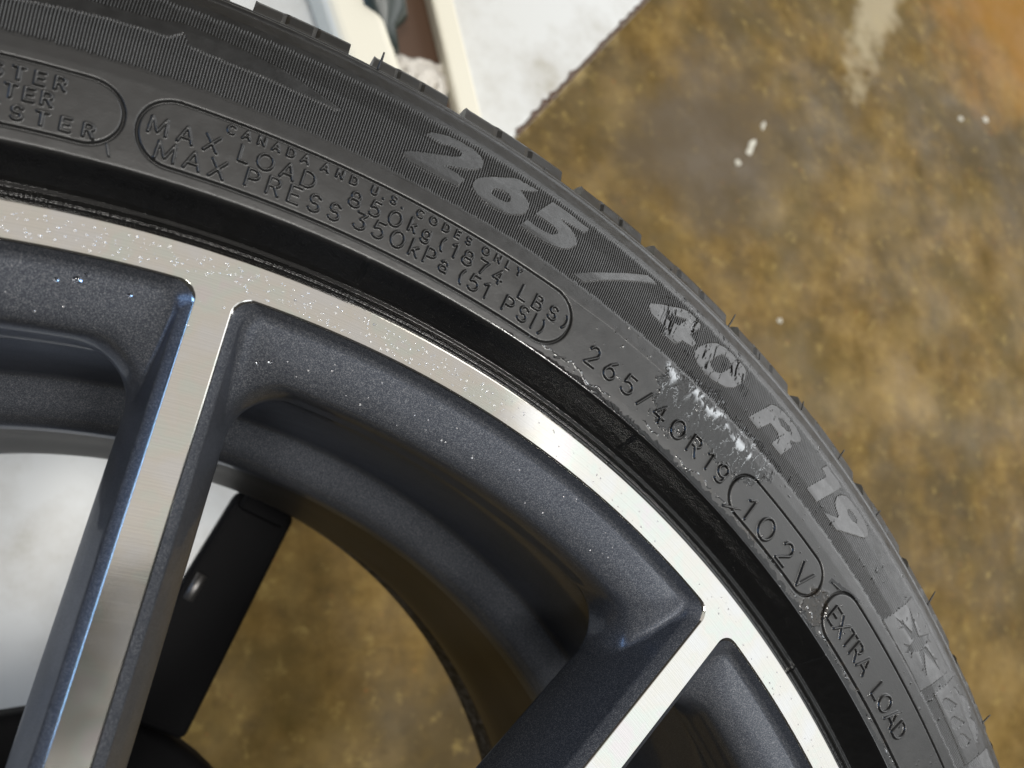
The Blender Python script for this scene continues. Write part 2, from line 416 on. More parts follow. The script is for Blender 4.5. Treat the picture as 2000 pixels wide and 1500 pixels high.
GLYPH = {
 '2': [[(69.38,305.39),(69.13,307.45),(68.77,308.59),(68.22,309.78),(67.7,310.33),(67.23,310.4),(66.77,310.13),(66.38,308.99),(66.22,307.55),(66.23,305.89),(66.38,304.14),(66.74,302.48),(67.18,301.08),(67.64,299.99),(67.98,298.93),(67.4,298.79),(66.87,298.37),(67.13,294.8),(68.18,294.57),(69.16,294.5),(69.75,294.57),(70.05,295.37),(70.1,296.31),(69.9,297.42),(69.4,298.96),(68.82,300.44),(68.25,302.09),(67.8,303.26),(67.49,304.46),(67.42,305.68),(67.57,306.62),(67.84,306.8),(68.25,306.11),(68.46,305.32),(68.72,305.31),(69.05,305.4)]],
 '6': [[(66.46,298.37),(66.33,300.88),(65.95,302.95),(65.25,305.95),(64.53,309.17),(64.21,309.79),(63.7,310.06),(63.13,310.52),(63.24,309.3),(63.62,307.72),(64.03,306.09),(63.72,304.8),(63.44,303.39),(63.32,301.97),(63.38,300.04),(63.65,297.96),(64.08,296.37),(64.49,295.54),(65.09,295.06),(65.6,295.19),(66.07,295.96),(66.37,297.13)],
  [(65.44,299.49),(65.31,301.07),(64.98,301.88),(64.57,301.97),(64.37,301.13),(64.37,299.92),(64.57,299.07),(64.97,298.67),(65.31,298.67)]],
 '5': [[(62.93,301.27),(62.2,310.17),(59.83,309.82),(60.05,306.78),(61.49,305.64),(60.95,304.81),(60.59,303.8),(60.34,302.35),(60.3,300.53),(60.53,298.24),(60.93,296.44),(61.41,295.47),(62.04,294.8),(62.69,294.57),(63.49,294.78),(63.2,298.05),(62.68,297.77),(62.11,297.96),(61.7,298.61),(61.46,299.92),(61.49,300.89),(61.77,301.37),(62.24,301.6)]],
 'slash': [[(59.87,291.59),(59.11,295.18),(57.79,300.95),(56.58,306.55),(55.8,310.22),(55.05,309.83),(55.6,307.76),(56.47,303.74),(57.64,298.62),(58.56,294.32),(59.19,291.46)]],
 '4': [[(55.21,299.45),(55.14,301.08),(54.58,303.48),(53.88,306.3),(53.15,309.27),(52.72,310.31),(52.34,310.45),(51.78,309.61),(51.83,307.25),(52.26,302.38),(51.71,301.52),(51.87,299.13),(52.57,298.19),(52.89,295.12),(53.86,294.96),(53.65,297.91),(54.26,297.72),(54.91,297.87)],
  [(54.01,301.58),(53.65,303.36),(53.09,305.27),(52.74,306.47),(53.11,301.77),(53.51,301.44)]],
 '0': [[(51.63,298.53),(51.43,301.67),(50.98,305.62),(50.46,308.55),(49.77,310.29),(49.07,310.65),(48.65,310.51),(48.24,310.64),(47.98,309.27),(48,306.14),(48.23,302.03),(48.52,299.12),(48.97,297.09),(49.31,296.23),(49.96,295.02),(50.59,294.88),(51.19,295.42),(51.51,296.59)],
  [(50.51,299.91),(50.27,303.3),(49.92,306.44),(49.54,306.96),(49.16,306.54),(49.14,304.66),(49.39,301.64),(49.63,299.55),(49.99,298.41),(50.32,298.78)]],
 'R': [[(46.9,295.25),(45.77,307.46),(45.39,309.15),(44.78,310.2),(44.01,310.6),(43.37,309.78),(43.03,308.39),(43.02,306.47),(43.42,303.69),(43.81,302.55),(43.49,301.17),(43.96,295),(44.89,294.99),(44.52,299.4),(44.75,300.6),(45.42,300.77),(46.04,294.87)],
  [(45.04,305.45),(44.65,307.16),(44.12,307.05),(43.93,305.81),(44.21,304.45),(44.72,304.03)]],
 '1': [[(41,306.95),(40.6,310.76),(39.07,310.39),(40.45,294.71),(41.48,294.71),(40.49,306.21)]],
 '9': [[(39.28,301.62),(39.31,304.24),(39,306.97),(38.61,309.18),(37.96,310.06),(37.21,310.43),(36.6,309.87),(36.2,308.21),(36.12,306.44),(36.33,304.01),(36.62,302.38),(38.42,294.45),(39.67,294.54),(38.69,298.35),(38.67,299.13),(39.06,300.26)],
  [(38.27,304.47),(38.13,305.64),(37.67,306.45),(37.26,305.97),(37.32,304.44),(37.63,303.52),(38.07,303.49)]],
 'snow': [[(32.56,290.42),(31.3,310.04),(26.56,309.87),(26.59,308.72),(27.8,290.08)]],
 'rain': [[(26.95,295.09),(25.68,314.75),(23.01,316.53),(21.07,314.25),(21.99,302.15),(22.41,294.53)]],
 'streak': [[(87.2,301.13),(84.31,302.98),(81.52,304.15),(80.45,305.95),(80.11,305.99),(78.38,305.12),(76.01,303.65),(73.29,299.78),(73.57,298.86),(75.82,299.09),(78.16,299.25),(79.94,299.75),(80.29,303.14),(80.79,300.38),(83.1,299.93),(85.24,298.65),(87.08,297.31)]],
 'snowcut': [[(30.11,298.74),(29.82,301.6),(29.03,308.54),(29.05,304.56),(29.16,301.35),(29.36,297.84),(29.83,294.24),(30.07,291.72),(30.1,294.75),(30.04,298.19)],
  [(29.7,301.61),(30.6,303.21),(30.72,302.16),(30.08,298.25)],
  [(30.58,303.1),(31.26,305.03),(31.3,304.73),(30.71,301.89)],
  [(30.53,302.86),(30.65,305.37),(30.7,305.04),(30.64,302.24)],
  [(30.04,300.26),(31.11,298.22),(31.2,296.87),(30.21,297.6)],
  [(31.08,298.11),(31.84,296.18),(31.85,295.91),(31.14,296.94)],
  [(31.13,297.49),(31.39,295),(31.34,294.88),(31.04,297.18)],
  [(31.1,298.02),(31.42,298.33),(31.45,298.03),(31.18,297.27)],
  [(30.11,295.11),(30.47,293.36),(30.47,293.15),(30.09,294.38)],
  [(29.86,294.34),(29.59,293.05),(29.56,293.27),(29.77,295.02)],
  [(29.4,297.99),(28.65,296.33),(28.49,297.67),(29.07,300.83)],
  [(28.66,296.58),(28.01,295.36),(27.99,295.55),(28.53,297.78)],
  [(28.62,296.44),(28.49,294.71),(28.45,294.94),(28.47,297.2)],
  [(29.19,299.61),(28.19,302.07),(28.1,303.63),(29.04,302.38)],
  [(28.27,301.95),(27.35,303.44),(27.33,303.69),(28.16,303.39)],
  [(28.13,302.6),(27.79,305.09),(27.79,305.42),(28.17,303.28)],
  [(29.12,304.74),(28.72,306.65),(28.7,307.04),(29.06,305.89)]],
 'raincut': [[(26.12,296.8),(26.05,299.42),(25.88,300.56),(25.01,303.99),(25.17,300.23),(25.33,297.9),(25.83,296.02)],
  [(25,296.9),(24.9,299.29),(24.71,300.38),(23.92,303.81),(24.09,300.03),(24.28,297.24),(24.66,295.87)],
  [(23.93,296.47),(23.83,298.87),(23.64,300.32),(22.9,302.86),(22.97,299.82),(23.13,297.45),(23.46,295.73)],
  [(25.71,307.14),(25.47,308.79),(24.94,309.62),(24.65,311.67),(24.12,313.28),(23.6,312.27),(23.48,309.51),(22.89,312.04),(22.49,310.56),(22.36,307.52),(22.17,307.7),(22.35,305.52),(23.15,305.45),(23.98,306.29),(24.8,307.03)]],
}

# ------------------------------------------------------------------ floor
fv = np.array([(-9, -9, 0), (9, -9, 0), (9, 9, 0), (-9, 9, 0)], float)
floor = mesh_obj('floor', fv, [(0, 1, 2, 3)], M_FLOOR, smooth=False)
floor['kind'] = 'structure'
floor['label'] = 'brown stained concrete workshop floor'

# pale paint drips and specks dropped on the floor
M_SPECK = simple('dried_white_paint', (0.52, 0.50, 0.42), 0.6)
def blob(cx, cy, rx, ry, ang, n=14):
    r = [1 + random.uniform(-.25, .25) for _ in range(n)]
    c, s = math.cos(ang), math.sin(ang)
    v = [(cx, cy, 0.0035)]
    for ring, zz in ((0.6, 0.003), (1.0, 0.0004)):
        for k in range(n):
            w = 2 * math.pi * k / n
            x, y = rx * ring * r[k] * math.cos(w), ry * ring * r[k] * math.sin(w)
            v.append((cx + c * x - s * y, cy + s * x + c * y, zz))
    f = [(0, 1 + k, 1 + (k + 1) % n) for k in range(n)]
    f += [(1 + k, 1 + n + k, 1 + n + (k + 1) % n, 1 + (k + 1) % n) for k in range(n)]
    return np.array(v), f

# ------------------------------------------------------------------ tyre changer under the wheel
TC = empty('tyre_changer', (-0.25, 0.45, 0), 'white tyre changing machine standing under the wheel on brown concrete', 'machine')
tco = (-0.25, 0.45, 0)
CT = H - 0.56                                   # cabinet top
def quadbar(a, b, w, z0, z1):
    a, b = np.array(a, float), np.array(b, float)
    d = (b - a) / np.linalg.norm(b - a); n = np.array((-d[1], d[0])) * w / 2
    return slab([a - n, b - n, b + n, a + n], z0, z1)
def slab(pts, z0, z1):
    n = len(pts)
    v = [(p[0], p[1], z0) for p in pts] + [(p[0], p[1], z1) for p in pts]
    f = [tuple(range(n - 1, -1, -1)), tuple(range(n, 2 * n))] + [(i, (i + 1) % n, n + (i + 1) % n, n + i) for i in range(n)]
    return np.array(v, float), f
CABP = [(-0.20, -0.26), (-0.05, -0.064), (0.074, 0.093), (0.166, 0.211), (0.425, 0.643), (0.627, 0.877), (0.95, 1.25), (0.42, 1.75), (-0.75, 0.30)]
v, f = slab(CABP, 0.0, CT)
cab = mesh_obj('cabinet', v, f, M_WHITE, TC, tco, smooth=False); bevel(cab, 0.006, 3)
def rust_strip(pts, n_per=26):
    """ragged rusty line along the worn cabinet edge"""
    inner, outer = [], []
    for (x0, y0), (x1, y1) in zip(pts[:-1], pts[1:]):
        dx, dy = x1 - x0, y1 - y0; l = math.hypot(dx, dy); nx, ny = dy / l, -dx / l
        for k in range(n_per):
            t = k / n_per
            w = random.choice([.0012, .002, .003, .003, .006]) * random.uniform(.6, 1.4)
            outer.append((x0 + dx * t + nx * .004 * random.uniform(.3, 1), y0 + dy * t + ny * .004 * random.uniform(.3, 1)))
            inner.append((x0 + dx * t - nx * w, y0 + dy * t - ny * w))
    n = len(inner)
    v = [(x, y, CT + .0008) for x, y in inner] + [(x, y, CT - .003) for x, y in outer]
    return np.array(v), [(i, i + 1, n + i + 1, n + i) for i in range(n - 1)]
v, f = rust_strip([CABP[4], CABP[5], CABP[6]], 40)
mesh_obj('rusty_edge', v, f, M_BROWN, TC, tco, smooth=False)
def K2(x, y): return (0.047 + (x - 0.047) * 1.43, 0.186 + (y - 0.186) * 1.43)
# yellowed raised lip that closes the tool recess
v, f = quadbar(K2(0.222, 0.70), K2(0.268, 0.485), 0.028, CT + 0.0005, CT + 0.022)
bevel(mesh_obj('tray_lip', v, f, M_CREAM, TC, tco, smooth=False), 0.004)
v, f = quadbar(K2(0.110, 0.74), K2(0.186, 0.505), 0.060, CT + 0.0005, CT + 0.05)
bevel(mesh_obj('cream_rail', v, f, M_CREAM, TC, tco, smooth=False), 0.012, 4)
v, f = slab([K2(0.150, 0.74), K2(0.214, 0.74), K2(0.258, 0.475), K2(0.190, 0.50)], CT + 0.0004, CT + 0.003)
mesh_obj('tool_recess', v, f, M_BROWN, TC, tco, smooth=False)

TZ = H - 0.262                                  # underside of the wheel
vt, qt = lathe([(0.0, CT + 0.001), (0.050, CT + 0.001), (0.050, CT + 0.012), (0.050, TZ - 0.045), (0.112, TZ - 0.038), (0.112, TZ - 0.016), (0.108, TZ - 0.012), (0.03, TZ - 0.012), (0.0, TZ - 0.012)], 64)
mesh_obj('turntable', vt, None, M_BLACK, TC, tco, quads=qt)
for ang in (62.0, 152.0, 242.0, 332.0):
    a = math.radians(ang)
    c, s = math.cos(a), math.sin(a)
    rz = a
    parts = []
    def rbar(r0, r1, w0, w1, z0, z1):
        pts = [(r0, -w0), (r1, -w1), (r1, w1), (r0, w0)]
        return slab([(c * x - s * y, s * x + c * y) for x, y in pts], z0, z1)
    v, f = rbar(0.113, 0.236, 0.021, 0.017, TZ - 0.034, TZ - 0.010)
    arm = mesh_obj('clamp_arm', v, f, M_BLACK, TC, tco, smooth=False); bevel(arm, 0.004, 3)
    v, f = rbar(0.226, 0.262, 0.013, 0.013, TZ - 0.0098, TZ - 0.0002)
    jaw = mesh_obj('clamp_jaw', v, f, M_BLACK, arm, tco, smooth=False); bevel(jaw, 0.002)
    vb, fb = tube([(c * .174 - s * .012, s * .174 + c * .012, TZ - 0.0099), (c * .188 - s * .012, s * .188 + c * .012, TZ - 0.0085)], 0.0028, 8)
    mesh_obj('grease_nipple', vb, fb, M_BOLT, arm, tco)

# things lying in the machine's tool recess
bq = [K2(0.176, 0.66), K2(0.186, 0.60), K2(0.191, 0.562), K2(0.193, 0.553), K2(0.196, 0.535)]
v, f = tube([(p[0], p[1], CT + 0.034) for p in bq], [0.030, 0.030, 0.028, 0.013, 0.012], 24)
o = mesh_obj('plastic_bottle', v, f, M_DARK, origin=(bq[1][0], bq[1][1], CT + 0.0032))
tag(o, 'dark green plastic bottle lying in the machine tray', 'bottle')
gx, gy = np.meshgrid(np.linspace(-1, 1, 40), np.linspace(-1, 1, 40))
rcx, rcy = K2(0.214, 0.505)
rx = rcx + 0.044 * gx + 0.012 * gy; ry = rcy + 0.062 * gy
rzz = CT + 0.006 + 0.030 * np.clip(1 - gx ** 2, 0, 1) * np.clip(1 - gy ** 2, 0, 1) * (0.75 + 0.6 * fbm(gx * 2.5 + 9, gy * 2.5 + 3, 71, 3)) + 0.004 * fbm(gx * 7 + 5, gy * 7, 75, 2)
rzz = np.maximum(rzz, CT + 0.0045)
idx = np.arange(1600).reshape(40, 40)
q = np.stack([idx[:-1, :-1], idx[:-1, 1:], idx[1:, 1:], idx[1:, :-1]], -1).reshape(-1, 4)
o = mesh_obj('rag', np.stack([rx, ry, rzz], -1).reshape(-1, 3), None, M_RAG, origin=(rcx, rcy, CT + 0.0045), quads=q)
sm = o.modifiers.new('thickness', 'SOLIDIFY'); sm.thickness = 0.0012; sm.offset = 1
tag(o, 'crumpled pale grey rag in the machine tray behind the tyre', 'rag')

def floor_pt(px, py):
    d = rot @ Vector(((px - 1000) / 1500.0, -(py - 750) / 1500.0, -1.0))
    t = (0.0 - CAM.z) / d.z
    return CAM.x + d.x * t, CAM.y + d.y * t
SPECKS = [((1441, 318), .007, .006, 0.0, 'round pale paint drip at the end of the white streak'),
          ((1466, 288), .022, .007, 1.05, 'long white paint streak on the brown concrete'),
          ((1490, 245), .010, .005, 1.05, 'short white paint dab above the long streak'),
          ((1876, 232), .008, .006, 0.2, 'round white paint spot, smaller of a close pair'),
          ((1924, 234), .010, .008, 0.1, 'round white paint spot, larger of a close pair'),
          ((1522, 626), .006, .005, 0.0, 'single pale droplet on the concrete beside the tyre')]
for (px, py), a_, b_, an, lab in SPECKS:
    x, y = floor_pt(px, py)
    v, f = blob(x, y, a_, b_, an)
    o = mesh_obj('paint_spot', v, f, M_SPECK, origin=(x, y, 0))
    tag(o, lab, 'paint spot', 'paint spots on the floor')

# ------------------------------------------------------------------ car wheel: thing > tyre / rim > details
WB = (0.0, 0.0, H - 0.262)
WHEEL = empty('car_wheel', WB, 'machined silver and gunmetal alloy wheel with a black tyre, clamped face up', 'wheel')

def up(v):
    v = np.array(v, float); v[:, 2] += H
    return v

# ---- rim: barrel is the carrying mesh
barrel = [(.2372, -.0280), (.2369, -.0310), (.2373, -.0400), (.2402, -.0800), (.2408, -.0930), (.2404, -.0962), (.2394, -.0980), (.2315, -.1030), (.2290, -.1056), (.2273, -.1095), (.2266, -.1130), (.2265, -.1205), (.2265, -.1260), (.2266, -.1350), (.2268, -.1500), (.2262, -.1900), (.2295, -.2150), (.2348, -.2300), (.2350, -.2380), (.2325, -.2480),
          (.2335, -.2535), (.2390, -.2580), (.2480, -.2600), (.2550, -.2580), (.2575, -.2500), (.2570, -.2430), (.2440, -.2400), (.2420, -.2200), (.2380, -.2000), (.2340, -.1500), (.2440, -.1050),
          (.2450, -.0700), (.2440, -.0150), (.2560, -.0120), (.2578, -.0080), (.2581, -.0030), (.25800, -.0012), (.2577, -.0004), (.2571, -.0001)]
def densify(p, n=5):
    p = np.array(p); out = []
    for i in range(len(p) - 1):
        p0 = p[max(i - 1, 0)]; p1 = p[i]; p2 = p[i + 1]; p3 = p[min(i + 2, len(p) - 1)]
        for k in range(n):
            t = k / n
            c = .5 * ((2 * p1) + (p2 - p0) * t + (2 * p0 - 5 * p1 + 4 * p2 - p3) * t * t + (3 * p1 - p0 - 3 * p2 + p3) * t ** 3)
            l = p1 + (p2 - p1) * t
            out.append(.5 * c + .5 * l)
    out.append(p[-1]); return np.array(out)
bp_ = densify(barrel, 4)
v, q = lathe(bp_, 360)
RIM = mesh_obj('rim', up(v), None, [M_BAR, M_ALU], WHEEL, WB, quads=q)
RIM['label'] = 'alloy rim with ten narrow machined spokes and dark painted pockets'
rows = np.repeat(np.arange(len(bp_) - 1), 360)
mi = (rows >= len(bp_) - 13).astype(np.int32)
zc = (bp_[:-1, 1] + bp_[1:, 1]) / 2
mi[(zc[rows] < -.2335) & (rows < len(bp_) // 2)] = 2
mi[rows < 44] = 3
RIM.data.materials.append(M_WORN)
RIM.data.materials.append(M_GUN)
RIM.data.polygons.foreach_set('material_index', mi)

def ztop(r): return np.minimum(0, -0.05 * (0.2445 - r))
ANG = [40.0 + 36.0 * k for k in range(10)]       # spoke directions in degrees
# level lists: ring profile (R, z) and spoke profile (offset, z), corner radius
RING = [(.24930, 0.0), (.24905, -.00012), (.24880, -.0005), (.24800, -.0027), (.24745, -.0035), (.24620, -.0042), (.24100, -.0064), (.23760, -.0081), (.23620, -.0093), (.23530, -.0112), (.23500, -.0150), (.23530, -.0190), (.23550, -.0210), (.23570, -.0230), (.23590, -.0245), (.23610, -.0260), (.23620, -.0270), (.23630, -.0280), (.23640, -.0290), (.23650, -.0300), (.23660, -.0310)]
SPK = [(.00380, 0.0), (.00400, -.00012), (.00430, -.0005), (.00620, -.0023), (.00665, -.0034), (.00715, -.0055), (.00805, -.0090), (.00895, -.0125), (.00925, -.0138), (.00975, -.0160), (.01075, -.0205), (.01125, -.0232), (.01140, -.0243), (.01155, -.0254), (.01165, -.0262), (.01175, -.0270), (.01178, -.0276), (.01170, -.0283), (.01140, -.0289), (.01080, -.0293), (.00050, -.0295)]
CRN = [.0042, .0043, .0044, .0048, .0052, .0058, .0078, .0095, .0102, .0108, .0118, .0125, .0127, .0129, .0130, .0131, .0131, .0131, .0130, .0128, .0115]
NL, NCn, NR = 22, 12, 16
RHUB = 0.082
def outline(k):
    """half outline (from the hub along the spoke, round the corner, to mid pocket) in a frame whose x axis is the spoke"""
    R, zr = RING[k]; o, zs = SPK[k]; c = CRN[k]
    t = math.sqrt((R - c) ** 2 - (o + c) ** 2)
    pts, z, seg = [], [], []
    for i in range(NL):
        x = RHUB + (t - RHUB) * i / (NL - 1)
        pts.append((x, o)); z.append(zs); seg.append(0)
    cc = np.array((t, o + c)); a0 = -math.pi / 2; a1 = math.atan2(cc[1], cc[0])
    for i in range(1, NCn + 1):
        u = i / NCn; a = a0 + (a1 - a0) * u
        pts.append((cc[0] + c * math.cos(a), cc[1] + c * math.sin(a)))
        wgt = u * u * (3 - 2 * u)
        z.append(zs + (zr - zs) * wgt); seg.append(1)
    ang0 = a1; ang1 = math.radians(18.0)
    for i in range(1, NR + 1):
        a = ang0 + (ang1 - ang0) * i / NR
        pts.append((R * math.cos(a), R * math.sin(a))); z.append(zr); seg.append(2)
    p = np.array(pts); r = np.hypot(p[:, 0], p[:, 1])
    return np.column_stack([p, np.array(z) + ztop(r)])
OUTL = [outline(k) for k in range(len(RING))]
NP = len(OUTL[0])
def rotz(v, deg):
    a = math.radians(deg); c, s = math.cos(a), math.sin(a)
    return v @ np.array([[c, s, 0], [-s, c, 0], [0, 0, 1]])
half = np.stack(OUTL)                              # levels x points x 3, pocket on +angle side of the spoke
halfm = half * (1, -1, 1)
cut = NL + NCn // 2                                # spoke owns the wall up to mid corner, the rim owns the rest
def gridq(nr, nc, off=0, flip=False):
    i = np.arange(nr * nc).reshape(nr, nc) + off
    q = np.stack([i[:-1, :-1], i[:-1, 1:], i[1:, 1:], i[1:, :-1]], -1).reshape(-1, 4)
    return q[:, ::-1] if flip else q
# normals of the full half sheet, so the cut leaves no seam
def sheet_normals(g, flip):
    du = np.gradient(g, axis=1); dv = np.gradient(g, axis=0)
    n = np.cross(du, dv); n /= np.linalg.norm(n, axis=2, keepdims=True) + 1e-12
    return -n if flip else n
nA = sheet_normals(half, False); 
if nA[5, 5, 2] < 0: nA = -nA
nB = nA * (1, -1, 1)
K = len(RING)
# spoke mesh (in the frame of its own axis)
A = half[:, :cut + 1]; B = halfm[:, :cut + 1]
na = A.shape[1]
top_l = OUTL[0][:NL] * (1, -1, 1); top_r = OUTL[0][:NL]
mid = (top_l + top_r) / 2; mid[:, 2] += 0.00006
topg = np.stack([top_l, mid, top_r])               # 3 x NL
sv = np.concatenate([A.reshape(-1, 3), B.reshape(-1, 3), topg.reshape(-1, 3)])
sn = np.concatenate([nA[:, :cut + 1].reshape(-1, 3), nB[:, :cut + 1].reshape(-1, 3), np.tile((0.05, 0, 1.0), (3 * NL, 1))])
qA = gridq(K, na); qB = gridq(K, na, K * na, True); qT = gridq(3, NL, 2 * K * na)
def orient(q, v, ref):
    a = v[q[:, 1]] - v[q[:, 0]]; b = v[q[:, 3]] - v[q[:, 0]]
    n = np.cross(a, b); s = np.einsum('ij,ij->i', n, ref[q[:, 0]])
    q = q.copy(); q[s < 0] = q[s < 0][:, ::-1]
    return q
sq = np.concatenate([orient(qA, sv, sn), orient(qB, sv, sn), orient(qT, sv, sn)])
smat = np.concatenate([np.zeros(len(qA) + len(qB)), np.ones(len(qT))])
# the first lip levels stay bright machined metal
lvl = np.repeat(np.arange(K - 1), na - 1); lip = (lvl < 2).astype(int)
smat[:len(qA)] = lip; smat[len(qA):len(qA) + len(qB)] = lip
spoke0 = None
for ang in ANG:
    if spoke0 is None:
        v = up(rotz(sv, 0))
        spoke0 = mesh_obj('spoke', v, None, [M_GUN, M_ALU], RIM, WB, quads=sq, mat_idx=smat)
        nn = sn / np.linalg.norm(sn, axis=1, keepdims=True)
        spoke0.data.normals_split_custom_set_from_vertices(nn.tolist())
        s = spoke0
    else:
        s = spoke0.copy(); COL.objects.link(s); s.parent = RIM
    s.rotation_euler = (0, 0, math.radians(ang))
# rim shoulder (painted pocket bottoms of the ring) : one sector per pocket half
SA = half[:, cut:]; ns = SA.shape[1]
v1 = SA.reshape(-1, 3); n1 = nA[:, cut:].reshape(-1, 3)
v2 = (SA * (1, -1, 1)).reshape(-1, 3); n2 = nB[:, cut:].reshape(-1, 3)
sh_v = np.concatenate([v1, v2]); sh_n = np.concatenate([n1, n2])
q1 = gridq(K, ns); q2 = gridq(K, ns, K * ns)
sh_q = np.concatenate([orient(q1, sh_v, sh_n), orient(q2, sh_v, sh_n)])
lvl = np.repeat(np.arange(K - 1), ns - 1); lip = np.tile((lvl < 2).astype(int), 2)
sh0 = None
for ang in ANG:
    if sh0 is None:
        sh0 = mesh_obj('pocket_shoulder', up(sh_v), None, [M_GUN, M_ALU], RIM, WB, quads=sh_q, mat_idx=lip)
        nn = sh_n / np.linalg.norm(sh_n, axis=1, keepdims=True)
        sh0.data.normals_split_custom_set_from_vertices(nn.tolist())
        s = sh0
    else:
        s = sh0.copy(); COL.objects.link(s); s.parent = RIM
    s.rotation_euler = (0, 0, math.radians(ang))
# machined ring face: one flat annulus whose inner edge follows the pockets
fv, fq = [], []
RO = [(.2562, 0.0)]
path = OUTL[0][NL - 1:]                            # corner start ... mid pocket
m = len(path)
for ang in ANG:
    full = np.concatenate([(path * (1, -1, 1))[::-1], path])     # from -18 to +18 deg
    th = np.arctan2(full[:, 1], full[:, 0])
    oth = np.linspace(math.radians(-18), math.radians(18), len(full))
    # keep the outer points abreast of the inner ones away from the spoke
    oth = np.where(np.abs(th) > math.radians(3.0), th, th * 1.0)
    outer = np.column_stack([.2571 * np.cos(oth), .2571 * np.sin(oth), np.full(len(oth), 0.0)])
    b0 = sum(len(x) for x in fv)
    fv.append(rotz(np.concatenate([full, outer]), ang))
    n = len(full)
    for i in range(n - 1):
        fq.append((b0 + i, b0 + n + i, b0 + n + i + 1, b0 + i + 1))
fvv = np.concatenate(fv); fvv[:, 2] = np.where(np.hypot(fvv[:, 0], fvv[:, 1]) > .2435, np.maximum(fvv[:, 2], -.0000), fvv[:, 2])
mesh_obj('machined_ring', up(fvv), fq, M_ALU, RIM, WB)['label'] = 'bright machined aluminium ring round the rim edge'
v, q = lathe([(0.0, -.016), (.030, -.016), (.033, -.018), (.070, -.0095), (.080, -.0085), (.088, -.0095), (.0905, -.016), (.0905, -.046), (.084, -.051), (.03, -.055), (0.0, -.055)], 128)
mesh_obj('hub', up(v), None, M_GUN, RIM, WB, quads=q)

# ---- tyre
PR = np.array([(.2566, -.0060), (.2574, -.0036), (.2590, -.0014), (.2618, .0000), (.2640, .0034), (.2661, .0070), (.2666, .0077), (.2700, .00800), (.2780, .0084), (.2860, .0086), (.2890, .0084), (.2960, .0075), (.3040, .0055), (.3110, .0025), (.3145, .0008), (.3190, -.0020), (.3230, -.0050), (.3250, -.0072)])
_rd = np.arange(.2560, .3262, .00005)
_zd = np.interp(_rd, PR[:, 0], PR[:, 1])
_k = np.exp(-.5 * (np.arange(-40, 41) / 4.5) ** 2); _k /= _k.sum()
_zs = np.convolve(np.pad(_zd, 40, mode='reflect', reflect_type='odd'), _k, mode='valid')
_sl = np.gradient(_zs, _rd)
def zone(rmm, thdeg, h):
    """grid vertices of the front sidewall displaced by h (mm) along the profile normal"""
    r = rmm / 1000.0
    z = np.interp(r, _rd, _zs); sl = np.interp(r, _rd, _sl)
    nr = -sl / np.sqrt(1 + sl * sl); nz = 1 / np.sqrt(1 + sl * sl)
    rr = r[:, None] + nr[:, None] * h / 1000.0
    zz = z[:, None] + nz[:, None] * h / 1000.0
    th = np.radians(thdeg)[None, :]
    return np.stack([rr * np.cos(th), rr * np.sin(th), zz], -1)

# carcass (tread base, rear sidewall, bead) as the carrying mesh
carc = [(.3236, -.0057), (.3262, -.0095), (.3290, -.0160), (.3320, -.0300), (.3345, -.0600), (.3352, -.1270), (.3345, -.1940), (.3320, -.2240), (.3290, -.2390), (.3240, -.2480), (.3150, -.2550), (.3000, -.2620), (.2850, -.2640), (.2720, -.2615), (.2640, -.2560), (.2590, -.2520), (.2577, -.2470)]
v, q = lathe(densify(carc, 3), 360)
TYRE = mesh_obj('tyre', up(v), None, M_RUB, WHEEL, WB, quads=q)
TYRE['label'] = 'black low profile tyre wet with mounting lubricant'

T0, T1 = 12.0, 100.0
def seg_d2(U, V, a, b):
    ax, ay = a; bx, by = b
    dx, dy = bx - ax, by - ay
    L2 = dx * dx + dy * dy + 1e-12
    t = np.clip(((U - ax) * dx + (V - ay) * dy) / L2, 0, 1)
    return (U - ax - t * dx) ** 2 + (V - ay - t * dy) ** 2
def poly_sd(U, V, P):
    """signed distance, negative inside"""
    d = np.full(U.shape, 1e9); ins = np.zeros(U.shape, bool)
    n = len(P)
    for i in range(n):
        a, b = P[i], P[(i + 1) % n]
        d = np.minimum(d, seg_d2(U, V, a, b))
        c = ((a[1] > V) != (b[1] > V)) & (U < (b[0] - a[0]) * (V - a[1]) / (b[1] - a[1] + 1e-15) + a[0])
        ins ^= c
    d = np.sqrt(d)
    return np.where(ins, -d, d)

